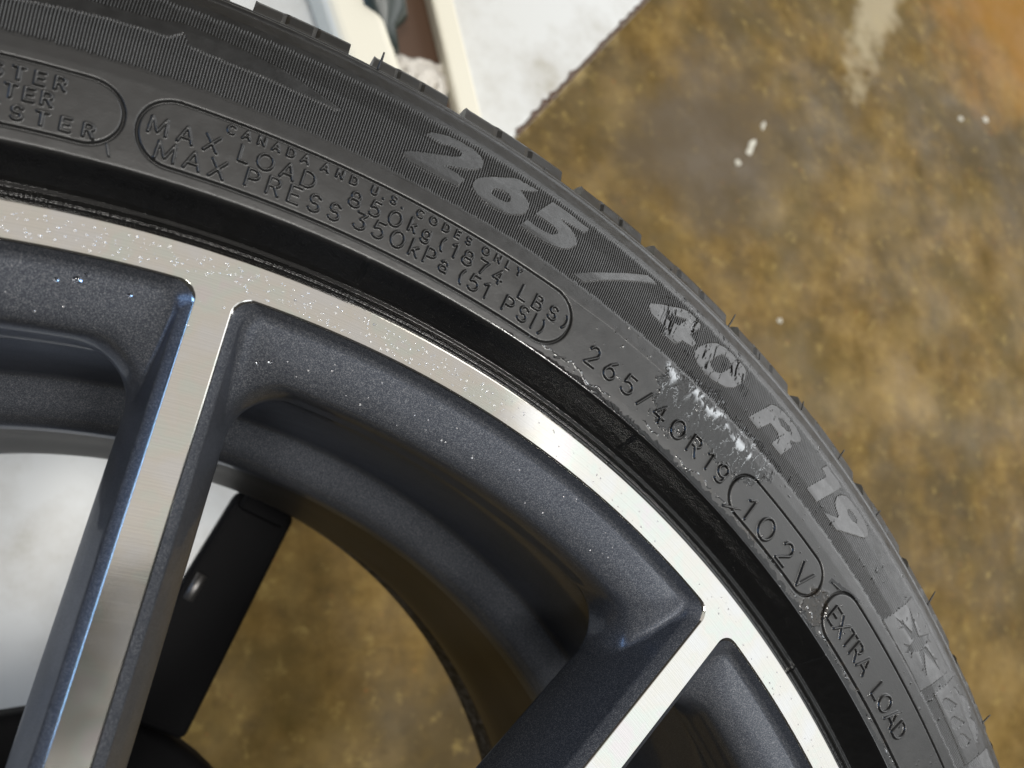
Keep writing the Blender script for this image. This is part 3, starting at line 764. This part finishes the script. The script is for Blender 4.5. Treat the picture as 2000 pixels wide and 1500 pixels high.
# wet splashes, in tyre coordinates (degrees, mm)
WETP = [(52.8, 287.2), (51.4, 290.5), (50.4, 292.0), (49.3, 293.5), (47.5, 291.0), (45.65, 292.0), (43.6, 291.0), (44.0, 284.0), (44.6, 280.0), (45.8, 277.3), (47.1, 277.1), (48.6, 278.0), (49.8, 274.8), (50.6, 272.0), (51.7, 272.2), (52.5, 278.5)]
def wetness(TH, RR):
    """returns wet mask 0..1, film height (mm), dirt 0..1"""
    U = TH * math.pi / 180 * 280.0; V = RR
    nz = fbm(U * .45, V * .45, 11, 4); nf = fbm(U * 1.6, V * 1.6, 21, 3)
    # lubricant that was brushed along the bead, reaching ragged above the edge; strongest where the tyre was worked
    side = smooth01((66.0 - TH) / 12.0)
    lim = 266.7 + 1.5 * side + 1.4 * side * nz + 0.2 * nf
    w1 = smooth01((lim - RR) / 0.5 + .5)
    P = [(a * math.pi / 180 * 280.0, b) for a, b in WETP]
    sd = np.full(TH.shape, 9.0)
    msk = (TH > 41) & (TH < 56)
    sd[msk] = poly_sd(U[msk], V[msk], P)
    sd2 = sd + 2.4 * nz + 1.4 * nf
    inner = smooth01(-sd2 / .5 + .5)
    rimw = np.exp(-((sd2 + .35) / .55) ** 2)
    w2 = np.maximum(.42 * inner, rimw)
    nd = fbm(U * .8 + 40, V * .8, 31, 3)
    w3 = smooth01((nd - .66) / .05) * side
    sd3 = np.hypot((TH - 36.6) * 4.8, (RR - 272.5) * .8) + 1.5 * nz - 4.6
    w4 = smooth01(-sd3 / .5 + .5)
    t = np.clip((36.9 - TH) / 3.1, 0, 1)
    sd4 = np.abs(RR - (281.5 + 6.5 * t)) + np.where((TH > 36.9) | (TH < 33.8), 9, 0) - (.9 - .6 * t) + .5 * nf
    w5 = smooth01(-sd4 / .3 + .5)
    # thin beaded run along the lower edge of the markings
    sd6 = np.abs(RR - (269.3 + .9 * vnoise(U * .16, V * 0, 35) + .5 * vnoise(U * .6, V * 0, 36))) - .18
    w6 = smooth01(-sd6 / .25 + .5) * side * smooth01((vnoise(U * .35, V * 0, 37) + .25) / .2)
    wet = np.maximum.reduce([w1, w2, .9 * w3, .7 * w4, w5, w6])
    nh = vnoise(U * 1.9, V * 1.9, 91)
    film = .015 * w1 * nf + rimw * (.06 + .12 * np.clip(nh, -.2, 1)) + .03 * inner * nf + .12 * w3 + .10 * np.exp(-(sd3 / .4) ** 2) + .08 * w4 * nf + w6 * (.08 + .14 * nh)
    dirt = np.clip(w4 * (.6 + nf), 0, 1) + .35 * smooth01((nz - .2) / .3) * smooth01((60 - TH) / 20) * smooth01((272 - RR) / 3)
    rg = 1 - np.abs(fbm(U * .55 + 7 + .5 * nz, V * .22, 95, 4)) * 2.2
    near = smooth01((1.0 - sd) / 1.2) * smooth01((RR - 278.5) / 3.0)
    line = 287.9 - .45 * np.clip(52.5 - TH, 0, 9) * .3 + 1.1 * vnoise(U * .22, V * 0, 96)
    dl = RR - line
    core = np.where(dl > 0, np.exp(-(dl / 1.0) ** 2), np.exp(-(dl / (1.1 + 2.6 * np.clip(vnoise(U * .9, V * .05, 97), 0, 1))) ** 2)) * smooth01((53.0 - TH) / .5) * smooth01((TH - 43.8) / 1.5)
    patch = smooth01((vnoise(U * .16 + 5, V * .1, 98) + .35) / .3)
    soap_glint = smooth01((rg - .93) / .06) * near * .55 + core * smooth01((.9 * vnoise(U * 1.3, V * .5, 99) + .5 * nh + .10) / .30) * .9 * patch  # foam streaks, doubling as painted sparkle
    soap_glint = soap_glint + .7 * w6 * smooth01((nh - .40) / .15)
    film = film + .10 * np.clip(soap_glint, 0, 1)
    return wet, film, np.clip(dirt, 0, 1), np.clip(soap_glint, 0, 1)

def emit_zone(name, rmm, th, h, wet, dirt, label=None, groups=None, parent=None, soap_glint=None):
    if soap_glint is None: soap_glint = np.zeros(wet.shape)
    """groups: list of (name,label,mask over faces) split off as parts of their own"""
    g = up(zone(rmm, th, h).reshape(-1, 3))
    nr, nc = len(rmm), len(th)
    q = gridq(nr, nc)
    taken = np.zeros(len(q), bool)
    def put(nm, qq, lab):
        used = np.unique(qq); mp = np.full(len(g), -1, np.int64); mp[used] = np.arange(len(used))
        o = mesh_obj(nm, g[used], None, M_RUB, parent or TYRE, WB, quads=mp[qq][:, ::-1], attrs={'wet': wet.ravel()[used], 'dirt': dirt.ravel()[used], 'soap_glint': soap_glint.ravel()[used]})
        if lab: o['label'] = lab
        return o
    for nm, lab, msk in (groups or []):
        msk = msk & ~taken
        taken |= msk
        if msk.any(): put(nm, q[msk], lab)
    return put(name, q[~taken], label)

# zone W: bead, thin lines and the inward facing wall
rw = np.arange(256.6, 266.95, 0.1); tw = np.arange(T0, T1 + .001, 0.075)
TH, RR = np.meshgrid(tw, rw)
U = TH * math.pi / 180 * 262
hw = np.zeros(TH.shape)
for rc, am, wd in ((258.5, .32, .28), (259.5, -.30, .22), (260.5, .34, .30), (261.3, -.25, .2)):
    hw += am * np.exp(-((RR - rc) / wd) ** 2)
hw += .10 * np.sin(U * 2 * math.pi / 0.9) * np.exp(-((RR - 259.4) / .45) ** 2)
for sa in (15.9, 33.9, 52.0, 69.7, 87.8):
    hw += .35 * np.exp(-((TH - sa - .02 * (RR - 262)) / .055) ** 2) * smooth01((266.9 - RR) / 1.0)
nf = fbm(U * 1.1, RR * 1.1, 41, 3)
side = smooth01((68 - TH) / 14)
hw += (.012 + .07 * side * np.exp(-((RR - 261.4) / .5) ** 2)) * nf
edge_m = smooth01((RR - 256.6) / .3) * smooth01((266.9 - RR) / .3)
hw *= np.minimum(1, edge_m + .0)
wetw = np.clip(.9 + .2 * nf, 0, 1) * np.maximum(side, smooth01((266.5 - RR) / .8))
emit_zone('bead', rw, tw, hw, wetw, np.zeros(TH.shape), 'glossy wet black bead wall with thin moulded lines')

# stroke font ---------------------------------------------------------------
def arc(cx, cy, rx, ry, a0, a1, n=12):
    return [(cx + rx * math.cos(math.radians(a0 + (a1 - a0) * i / n)), cy + ry * math.sin(math.radians(a0 + (a1 - a0) * i / n))) for i in range(n + 1)]
FONT = {
 'M': (1.0, [[(0, 0), (.08, 1), (.5, .12), (.92, 1), (1.0, 0)]]), 'A': (.86, [[(0, 0), (.43, 1), (.86, 0)], [(.15, .3), (.71, .3)]]),
 'X': (.8, [[(0, 0), (.8, 1)], [(0, 1), (.8, 0)]]), 'L': (.55, [[(0, 1), (0, 0), (.55, 0)]]), 'O': (.98, [arc(.49, .5, .49, .5, 0, 360, 28)]),
 'D': (.78, [[(0, 0), (0, 1), (.3, 1)] + arc(.3, .5, .48, .5, 90, -90, 14) + [(0, 0)]]), '8': (.72, [arc(.36, .74, .29, .26, 0, 360, 20), arc(.36, .27, .36, .27, 0, 360, 22)]),
 '5': (.68, [[(.62, 1), (.14, 1), (.07, .55)] + arc(.33, .32, .35, .32, 125, -140, 18)]), '0': (.86, [arc(.43, .5, .43, .5, 0, 360, 28)]),
 'k': (.55, [[(0, 0), (0, 1)], [(.5, .62), (.02, .28)], [(.2, .42), (.55, 0)]]), 'g': (.6, [arc(.29, .32, .29, .30, 0, 360, 18), [(.58, .64), (.58, -.08)] + arc(.29, -.08, .29, .24, 0, -160, 10)]),
 '(': (.25, [arc(.5, .45, .5, .62, 130, 230, 10)]), ')': (.25, [arc(-.25, .45, .5, .62, 50, -50, 10)]), '1': (.34, [[(0, .78), (.3, 1), (.3, 0)]]), '7': (.66, [[(0, 1), (.66, 1), (.42, .55), (.26, 0)]]),
 '4': (.72, [[(.52, 0), (.52, 1), (0, .3), (.72, .3)]]), 'B': (.68, [[(0, 0), (0, 1), (.36, 1)] + arc(.36, .76, .24, .24, 90, -90, 9) + [(0, .52)], [(.36, .52)] + arc(.38, .26, .3, .26, 90, -90, 9) + [(0, 0)]]),
 'S': (.66, [arc(.34, .74, .30, .26, 30, 250, 14) + arc(.33, .27, .33, .27, 80, -150, 14)]), 'P': (.64, [[(0, 0), (0, 1), (.36, 1)] + arc(.36, .73, .28, .27, 90, -90, 10) + [(0, .46)]]),
 'R': (.68, [[(0, 0), (0, 1), (.36, 1)] + arc(.36, .74, .28, .26, 90, -90, 10) + [(0, .48)], [(.34, .48), (.68, 0)]]), 'E': (.6, [[(.6, 1), (0, 1), (0, 0), (.6, 0)], [(0, .52), (.5, .52)]]),
 '3': (.66, [[(.02, 1), (.6, 1), (.3, .6)] + arc(.3, .3, .36, .3, 85, -150, 16)]), 'a': (.5, [arc(.26, .48, .24, .2, 150, 0, 8) + [(.5, 0)], arc(.25, .19, .25, .19, 0, 360, 14)]), 'I': (.06, [[(.03, 0), (.03, 1)]]),
 'C': (.82, [arc(.46, .5, .46, .5, 48, 312, 20)]), 'N': (.74, [[(0, 0), (0, 1), (.74, 0), (.74, 1)]]), 'U': (.7, [[(0, 1), (0, .35)] + arc(.35, .35, .35, .35, 180, 360, 12) + [(.7, 1)]]), '.': (.08, [[(.04, 0), (.04, .05)]]),
 'Y': (.72, [[(0, 1), (.36, .48), (.72, 1)], [(.36, .48), (.36, 0)]]), '2': (.62, [arc(.31, .70, .30, .30, 165, -35, 14) + [(0, 0), (.62, 0)]]), '6': (.66, [arc(.33, .30, .33, .30, 0, 360, 20), [(.5, 1), (.2, .72), (.02, .38)]]),
 '/': (.5, [[(0, 0), (.5, 1)]]), '9': (.66, [arc(.33, .68, .33, .32, 0, 360, 20), [(.655, .62), (.60, .25)] + arc(.30, .22, .30, .22, 10, -130, 8)]), 'V': (.78, [[(0, 1), (.39, 0), (.78, 1)]]), 'T': (.7, [[(0, 1), (.7, 1)], [(.35, 1), (.35, 0)]]),
}
# (text, theta of first letter, theta of last letter's end, baseline radius mm, height mm, stroke half width mm, line id)
TEXTS = [('MAX', 80.64, 77.78, 275.9, 3.7, .21, 'load'), ('LOAD', 76.84, 73.40, 276.2, 3.7, .21, 'load'), ('850', 71.64, 69.0, 276.4, 3.7, .21, 'load'), ('kg', 68.55, 67.42, 277.2, 3.4, .21, 'load'), ('(1874', 66.75, 63.15, 276.5, 3.7, .21, 'load'), ('LBS)', 61.98, 58.99, 276.4, 3.7, .21, 'load'),
 ('MAX', 80.15, 77.23, 270.6, 4.0, .21, 'press'), ('PRESS', 76.27, 71.84, 271.3, 4.0, .21, 'press'), ('350', 71.05, 68.50, 271.8, 4.0, .21, 'press'), ('kPa', 68.08, 66.01, 271.8, 4.0, .21, 'press'), ('(51', 65.20, 63.57, 271.4, 4.0, .21, 'press'), ('PSI)', 62.51, 60.0, 271.3, 4.0, .21, 'press'),
 ('CANADA', 77.6, 73.95, 281.5, 1.95, .17, 'codes'), ('AND', 73.31, 71.6, 281.5, 1.95, .17, 'codes'), ('U.S.', 70.82, 69.19, 281.5, 1.95, .17, 'codes'), ('CODES', 68.42, 65.43, 281.5, 1.95, .17, 'codes'), ('ONLY', 64.71, 62.38, 281.5, 1.95, .17, 'codes'),
 ('265/40R19', 57.07, 46.15, 272.6, 5.3, .27, 'size'), ('102V', 44.05, 37.95, 271.2, 6.6, .30, 'index'), ('EXTRA', 35.55, 31.35, 273.3, 5.2, .24, 'extra'), ('LOAD', 30.15, 26.85, 273.0, 5.2, .24, 'extra'),
 ('STER', 86.55, 83.97, 279.4, 2.7, .26, 'cord a'), ('TER', 85.98, 84.33, 275.4, 2.7, .26, 'cord b'), ('YESTER', 87.4, 82.63, 271.0, 2.8, .26, 'cord c')]
LINE_LABEL = {'load': 'raised line reading MAX LOAD 850kg (1874 LBS)', 'press': 'raised line reading MAX PRESS 350kPa (51 PSI)', 'codes': 'small raised line reading CANADA AND U.S. CODES ONLY', 'size': 'raised marking reading 265/40R19', 'index': 'large raised marking reading 102V', 'extra': 'raised marking reading EXTRA LOAD', 'cord a': 'raised letters STER', 'cord b': 'raised letters TER', 'cord c': 'raised letters YESTER'}
PLATES = [(95.5, 81.66, 269.5, 284.0, 'oval plate with three short lines of raised letters'), (81.10, 58.72, 269.3, 284.6, 'long oval plate with the maximum load and pressure lines'), (45.55, 37.12, 269.9, 282.3, 'short oval plate with the load index'), (36.15, 13.5, 269.7, 285.2, 'oval plate reading extra load')]

# zone A: lettering band
ra = np.arange(266.8, 289.01, 0.16); ta = np.arange(T0, T1 + .0001, 0.033)
TH, RR = np.meshgrid(ta, ra)
ha = np.zeros(TH.shape)
dist = {}
D2R = math.pi / 180
def u_of(th, r): return -th * D2R * r
def draw_text(txt, t0, t1, rb, hgt, hw_, key):
    if key not in dist: dist[key] = np.full(TH.shape, 9.0)
    D = dist[key]
    rm = rb + hgt / 2
    total = (t0 - t1) * D2R * rm
    widths = [FONT[c][0] for c in txt]
    gap = 0.26
    unit = total / (sum(widths) + gap * (len(txt) - 1))
    if unit > hgt * 1.05:                              # letterspaced text: keep the letters' own width
        wsc = hgt * .92; gsp = (total - sum(widths) * wsc) / max(1, len(txt) - 1)
    else:
        wsc = unit; gsp = gap * unit
    x = 0.0
    for c in txt:
        w, strokes = FONT[c]
        for st in strokes:
            pts = [(x + p[0] * wsc, rb + p[1] * hgt) for p in st]
            for a, b in zip(pts[:-1], pts[1:]):
                tlo = t0 - (max(a[0], b[0]) + 1.2) / (D2R * rm); thi = t0 - (min(a[0], b[0]) - 1.2) / (D2R * rm)
                c0, c1 = np.searchsorted(ta, [tlo, thi]); r0, r1 = np.searchsorted(ra, [min(a[1], b[1]) - 1.2, max(a[1], b[1]) + 1.2])
                if c1 <= c0 or r1 <= r0: continue
                Uu = (t0 - TH[r0:r1, c0:c1]) * D2R * rm; Vv = RR[r0:r1, c0:c1]
                d = np.sqrt(seg_d2(Uu, Vv, a, b)) - hw_
                D[r0:r1, c0:c1] = np.minimum(D[r0:r1, c0:c1], d)
        x += w * wsc + gsp
for t in TEXTS: draw_text(*t)
Ua = TH * D2R * 277
plate_sd = []
for (p0, p1, rb, rt, lab) in PLATES:
    cu = (p0 + p1) / 2 * D2R * 277; hu = (p0 - p1) / 2 * D2R * 277; cv = (rb + rt) / 2; hv = (rt - rb) / 2
    rad = hv * .98
    qx = np.abs(Ua - cu) - (hu - rad); qy = np.abs(RR - cv) - (hv - rad)
    sd = np.hypot(np.maximum(qx, 0), np.maximum(qy, 0)) + np.minimum(np.maximum(qx, qy), 0) - rad
    plate_sd.append(sd)
    ha += -.85 * np.exp(-(np.abs(sd) / .30) ** 2) + .06 * smooth01(-sd / .5)
tmask = np.full(TH.shape, 9.0)
for k, D in dist.items():
    tmask = np.minimum(tmask, D)
ha += .74 * smooth01(.5 - (tmask - .03) / .30)
wet, film, dirt, soap_glint = wetness(TH, RR)
grain = fbm(Ua * 1.3, RR * 1.3, 51, 3)
ha += .010 * grain + film + .02 * fbm(Ua * .12, RR * .12, 55, 2)
ha -= .06 * np.exp(-((RR - 284.9 - .4 * fbm(Ua * .06, RR * 0, 57, 2)) / .12) ** 2) * smooth01((62 - TH) / 4) * smooth01((TH - 46) / 3)
ha *= smooth01((RR - 266.8) / .25)
fm = lambda M: ((M[:-1, :-1] & M[:-1, 1:] & M[1:, 1:] & M[1:, :-1])).ravel()
groups = []
for k, D in dist.items():
    groups.append(('raised_lettering', LINE_LABEL[k], ((D[:-1, :-1] < .16) & (D[1:, 1:] < .16)).ravel()))
for (p0, p1, rb, rt, lab), sd in zip(PLATES, plate_sd):
    groups.append(('marking_plate', lab, fm(sd < .45)))
emit_zone('sidewall', ra, ta, ha, wet, dirt, 'matt black sidewall band with moulded markings', groups, soap_glint=soap_glint)

# zone B: radial ribs with smooth characters
PITCH = 0.125
rb_ = np.arange(288.9, 314.6, 0.25); ncol = int((T1 - T0) / (PITCH / 5)) + 1
tb = T0 + np.arange(ncol) * (PITCH / 5)
TH, RR = np.meshgrid(tb, rb_)
Ub = TH * D2R * 302
ribs = np.array([0.0, 0.0, 0.0, -.45, -.45])[np.arange(ncol) % 5][None, :] * np.ones((len(rb_), 1))
jag = .35 * vnoise(np.arange(ncol) // 5 * .9 + 3, np.zeros(ncol), 61)[None, :]
rm_ = smooth01((RR - 289.6 - jag) / .8) * smooth01((312.9 + jag - RR) / 2.6)
sdg = np.full(TH.shape, 9.0)
groups = []
def sd_of(name):
    best = None
    for i, P in enumerate(GLYPH[name]):
        Pm = [(a * D2R * 302, b) for a, b in P]
        a = np.array(P); tlo, thi = a[:, 0].min() - .4, a[:, 0].max() + .4
        c0, c1 = np.searchsorted(tb, [tlo, thi])
        s = np.full(TH.shape, 9.0)
        s[:, c0:c1] = poly_sd(Ub[:, c0:c1], RR[:, c0:c1], Pm)
        yield s
NAMES = {'2': 'digit 2', '6': 'digit 6', '5': 'digit 5', 'slash': 'slash stroke', '4': 'digit 4 split by fine cracks', '0': 'digit 0 crossed by cracks', 'R': 'letter R', '1': 'digit 1', '9': 'digit 9', 'snow': 'snowflake symbol panel', 'rain': 'rain cloud symbol panel', 'streak': 'long tapering smooth stroke'}
for k in ('2', '6', '5', 'slash', '4', '0', 'R', '1', '9', 'snow', 'rain', 'streak'):
    ss = list(sd_of(k)); s = ss[0]
    for hole in ss[1:]: s = np.maximum(s, -hole)
    if k in ('snow', 'rain'):
        for hole in sd_of(k + 'cut'): s = np.maximum(s, -hole)
    if k in ('4', '0', 'R'):                           # cracks and wet runs crossing the characters
        n_ = vnoise(TH * 1.7 + (3 if k == '4' else 9 if k == '0' else 15) + .35 * vnoise(RR * .5, TH * .8, 66), RR * .12, 65)
        s = np.maximum(s, .16 - np.abs(n_) * (6.5 if k == '0' else 11))
    sdg = np.minimum(sdg, s)
    groups.append(('raised_character' if k not in ('snow', 'rain', 'streak') else 'symbol_panel' if k != 'streak' else 'smooth_stroke', 'smooth raised ' + NAMES[k] + ' on the ribbed band', ((s[:-1, :-1] < .02) & (s[1:, 1:] < .02)).ravel()))
gn = vnoise(TH * 5.5 + .6 * vnoise(RR * .35, TH * 1.1, 44), RR * .05, 45)
run = smooth01((np.abs(gn) - .34) / .16) * smooth01((TH - 46.6) / 1.2) * smooth01((54.6 - TH) / 1.0) * smooth01((RR - 298.5 - 5 * vnoise(TH * 1.4, RR * 0, 46)) / 2.0) * smooth01((316 - RR) / 2)
inside = smooth01(.5 - sdg / .22)
gouge = run * inside * smooth01((vnoise(TH * 11, RR * .18, 47) + .1) / .2)
hb = (ribs * rm_) * (1 - inside) + .07 * inside + .03 * np.exp(-(sdg / .16) ** 2) - .55 * gouge
wet, film, dirt, soap_glint = wetness(TH, RR)
spark = smooth01((fbm(Ub * .8, RR * .25, 67, 3) - .60) / .05) * smooth01((60 - TH) / 8)
wet = np.maximum.reduce([wet, spark * .8, .85 * run * (1 - .75 * inside), gouge])
hb += .45 * film * (1 - .6 * inside) + .14 * spark + .012 * fbm(Ub * 1.2, RR * 1.2, 69, 2)
hb += .03 * fbm(Ub * .12 , RR * .12, 55, 2)
emit_zone('ribbed_band', rb_, tb, hb, wet, dirt, 'finely ribbed outer sidewall band', groups, soap_glint=soap_glint)

# zone C: shoulder with two thin moulded lines
rc_ = np.arange(314.4, 324.2, 0.2); tc = np.arange(T0, T1 + .001, 0.1)
TH, RR = np.meshgrid(tc, rc_)
Uc = TH * D2R * 320
hc = -.40 * np.exp(-((RR - 319.6 - .06 * fbm(Uc * .4, RR * 0, 81, 3)) / .32) ** 2) - .5 * np.exp(-((RR - 322.6) / .3) ** 2) + .25 * np.exp(-((RR - 321.2) / .8) ** 2) + .05 * fbm(Uc * .5, RR * .5, 83, 3)
emit_zone('shoulder', rc_, tc, hc, .15 * smooth01(fbm(Uc * .3, RR * .3, 85, 3)), np.zeros(TH.shape), 'smooth tyre shoulder with two thin moulded lines')

# the rest of the front sidewall, coarser
rr_ = np.concatenate([np.arange(256.6, 268.1, .5), np.arange(269, 324.3, 1.2), [324.1]])
tr = np.arange(T1, T0 + 360.01, 0.25)
TH, RR = np.meshgrid(tr, rr_)
hr = -.12 * (np.arange(len(tr)) % 2)[None, :] * smooth01((RR - 289) / 1.5) * smooth01((313 - RR) / 2.5)
emit_zone('sidewall', rr_, tr, hr, smooth01((267.5 - RR) / .6) * .8, np.zeros(TH.shape), 'matt black sidewall away from the markings')

# tread blocks along the outer edge
starts = [(100.2, 95.6), (94.5, 90.1), (89.0, 84.4), (83.3, 79.2), (78.1, 73.71), (72.54, 68.63), (67.61, 61.82), (60.48, 56.35), (55.34, 49.7), (48.6, 44.2), (43.1, 37.6), (36.5, 32.3), (31.2, 25.8), (24.7, 20.3), (19.2, 13.6)]
a = 12.4
while a > -255:
    w = random.choice([4.2, 5.2, 4.7]); starts.append((a, a - w)); a -= w + 1.1
blk = np.array([(.3242, -.0064), (.3256, -.0074), (.3296, -.0098), (.3312, -.0114), (.3328, -.0150), (.3375, -.0330), (.3380, -.0440), (.3335, -.0445)])
for i, (b0, b1) in enumerate(starts):
    n = 26
    th = np.linspace(b0, b1, n)
    verts = []
    for j, t in enumerate(th):
        p = blk.copy()
        f_ = (j / (n - 1))
        if 0.30 < f_ < 0.36 or 0.62 < f_ < 0.67: p[1:3, 1] -= .0007
        if 0.0 < f_ < 0.30: p[2:4, 1] -= .0003
        t_ = math.radians(t)
        verts += [(r * math.cos(t_), r * math.sin(t_), z) for r, z in p]
    m = len(blk)
    fs = [(j * m + k, j * m + k + 1, (j + 1) * m + k + 1, (j + 1) * m + k) for j in range(n - 1) for k in range(m - 1)]
    fs += [tuple(range(m - 1, -1, -1)), tuple((n - 1) * m + k for k in range(m))]
    mesh_obj('tread_block', up(np.array(verts)), fs, M_RUB, TYRE, WB, smooth=False)
# centre tread ribs
for z0, z1 in ((-.052, -.094), (-.104, -.150), (-.160, -.204), (-.212, -.238)):
    v, q = lathe([(.331, z0), (.3395, z0 - .001), (.3405, z0 - .004), (.3405, z1 + .004), (.3395, z1 + .001), (.331, z1)], 240)
    mesh_obj('tread_rib', up(v), None, M_RUB, TYRE, WB, quads=q)

# moulding hairs
M_HAIR = simple('rubber_hair', (0.012, 0.012, 0.012), 0.5)
def surf(th, r):
    rr0 = r / 1000.0
    z = float(np.interp(rr0, _rd, _zs)) if rr0 < .325 else -.008
    t = math.radians(th)
    return Vector((rr0 * math.cos(t), rr0 * math.sin(t), z + H))
def hair(th, r, vec, ln, bend=.2, rad=.00028):
    p0 = surf(th, r) - Vector(vec).normalized() * .0006
    d = Vector(vec).normalized()
    side_ = Vector((-d.y, d.x, 0.3)) * bend
    pts = [p0 + d * ln * u + side_ * ln * u * u for u in np.linspace(0, 1, 6)]
    v, f = tube(pts, [rad, rad, rad * .95, rad * .9, rad * .8, rad * .6], 6)
    mesh_obj('rubber_hair', v, f, M_HAIR, TYRE, WB)
def radial(th, out, upz, tang=0.0):
    t = math.radians(th)
    return (out * math.cos(t) - tang * math.sin(t), out * math.sin(t) + tang * math.cos(t), upz)
hair(72.25, 323.4, radial(72.2, 1, .75), .0052, .05, .0004)
hair(49.6, 323.4, radial(49.6, 1, .35, .1), .0050, .1)
hair(46.9, 323.4, radial(46.9, .9, .3, .5), .0026, .3)
hair(43.0, 323.4, radial(43, .9, .35, .55), .0035, .2)
hair(39.3, 323.4, radial(39.3, .9, .35, .55), .0045, -.25)
hair(35.2, 323.4, radial(35.2, .9, .3, .5), .0030, -.3)
hair(29.0, 323.4, radial(29, .9, .35, .50), .0058, .05)
hair(21.3, 323.4, radial(21.3, .9, .35, .45), .0048, -.15)
hair(62.9, 323.4, radial(62.9, .7, .5), .0014, .2)
hair(54.2, 323.4, radial(54.2, .7, .5), .0014, .2)
hair(45.2, 269.2, radial(45.2, .55, .35, -1.0), .0056, .0, .00045)
hair(58.6, 268.7, radial(58.6, .4, .35, -1.0), .0034, .1, .00030)
hair(81.9, 268.6, radial(81.9, 1.0, .4, .35), .0030, .0, .00034)
hair(36.6, 281.8, radial(36.6, .25, .2, -1.0), .0040, -.05, .0003)

# ------------------------------------------------------------------ water droplets on the rim
def dome(c, n, r, hgt, seg=8):
    n = Vector(n).normalized(); a = n.orthogonal().normalized(); b = n.cross(a)
    v = [c + n * hgt]
    for rr0, hh in ((.55, .80), (.88, .42), (1.0, -.05)):
        for k in range(seg):
            w = 2 * math.pi * k / seg
            v.append(c + (a * math.cos(w) + b * math.sin(w)) * r * rr0 + n * hgt * hh)
    f = [(0, 1 + k, 1 + (k + 1) % seg) for k in range(seg)]
    for j in (0, 1):
        f += [(1 + j * seg + k, 1 + (j + 1) * seg + k, 1 + (j + 1) * seg + (k + 1) % seg, 1 + j * seg + (k + 1) % seg) for k in range(seg)]
    f.append(tuple(1 + 2 * seg + k for k in range(seg - 1, -1, -1)))
    return np.array([tuple(x) for x in v]), f
parts = []
for i in range(440):
    th = random.triangular(57, 100, 66) if i < 300 else random.uniform(57, 100)
    r = random.uniform(.2500, .2556)
    if random.random() < .06 and min(abs(th - s) for s in (76.0, 112.0)) < 1.0: r = random.uniform(.236, .25)
    rad = random.choice([.00012, .00016, .0002, .00026, .00034]) * random.uniform(.8, 1.15)
    t = math.radians(th)
    parts.append(dome(Vector((r * math.cos(t), r * math.sin(t), H + .00001)), (0, 0, 1), rad, rad * .55))
for i in range(60):
    th = random.uniform(20, 57); r = random.uniform(.2500, .2556); rad = random.uniform(.0001, .00032); t = math.radians(th)
    parts.append(dome(Vector((r * math.cos(t), r * math.sin(t), H + .00001)), (0, 0, 1), rad, rad * .35))
for i in range(70):                                    # on the painted shoulder
    th = random.uniform(45, 98)
    if min(abs(th - s) for s in (40.0, 76.0)) < 4.5: continue
    u = random.random(); r = .2460 - u * .0090; z = -.0043 - u * .0039; t = math.radians(th)
    rad = random.uniform(.0001, .00028)
    parts.append(dome(Vector((r * math.cos(t), r * math.sin(t), H + z)), (-.4 * math.cos(t), -.4 * math.sin(t), .92), rad, rad * .5))
for th, r, z, rad in ((82.3, .2448, -.0048, .0009), (82.0, .2462, -.0042, .0005), (83.2, .2440, -.0051, .0005), (79.9, .2440, -.0051, .0005), (72.3, .2390, -.0073, .0005), (72.9, .2380, -.0078, .0005)):
    t = math.radians(th)
    parts.append(dome(Vector((r * math.cos(t), r * math.sin(t), H + z)), (-.4 * math.cos(t), -.4 * math.sin(t), .92), rad, rad * .45, 14))
v, f = join(parts)
nbig = 6 * (1 + 14 * 3 + 1)
o = mesh_obj('water_droplets', v, f, [M_WATER_GLINT, M_CLEAR], origin=(0.1, 0.23, H), mat_idx=[0] * (len(f) - nbig) + [1] * nbig)
tag(o, 'fine water droplets, whitened to stand in for glints, spattered over the machined rim ring', 'droplets', kind='stuff')
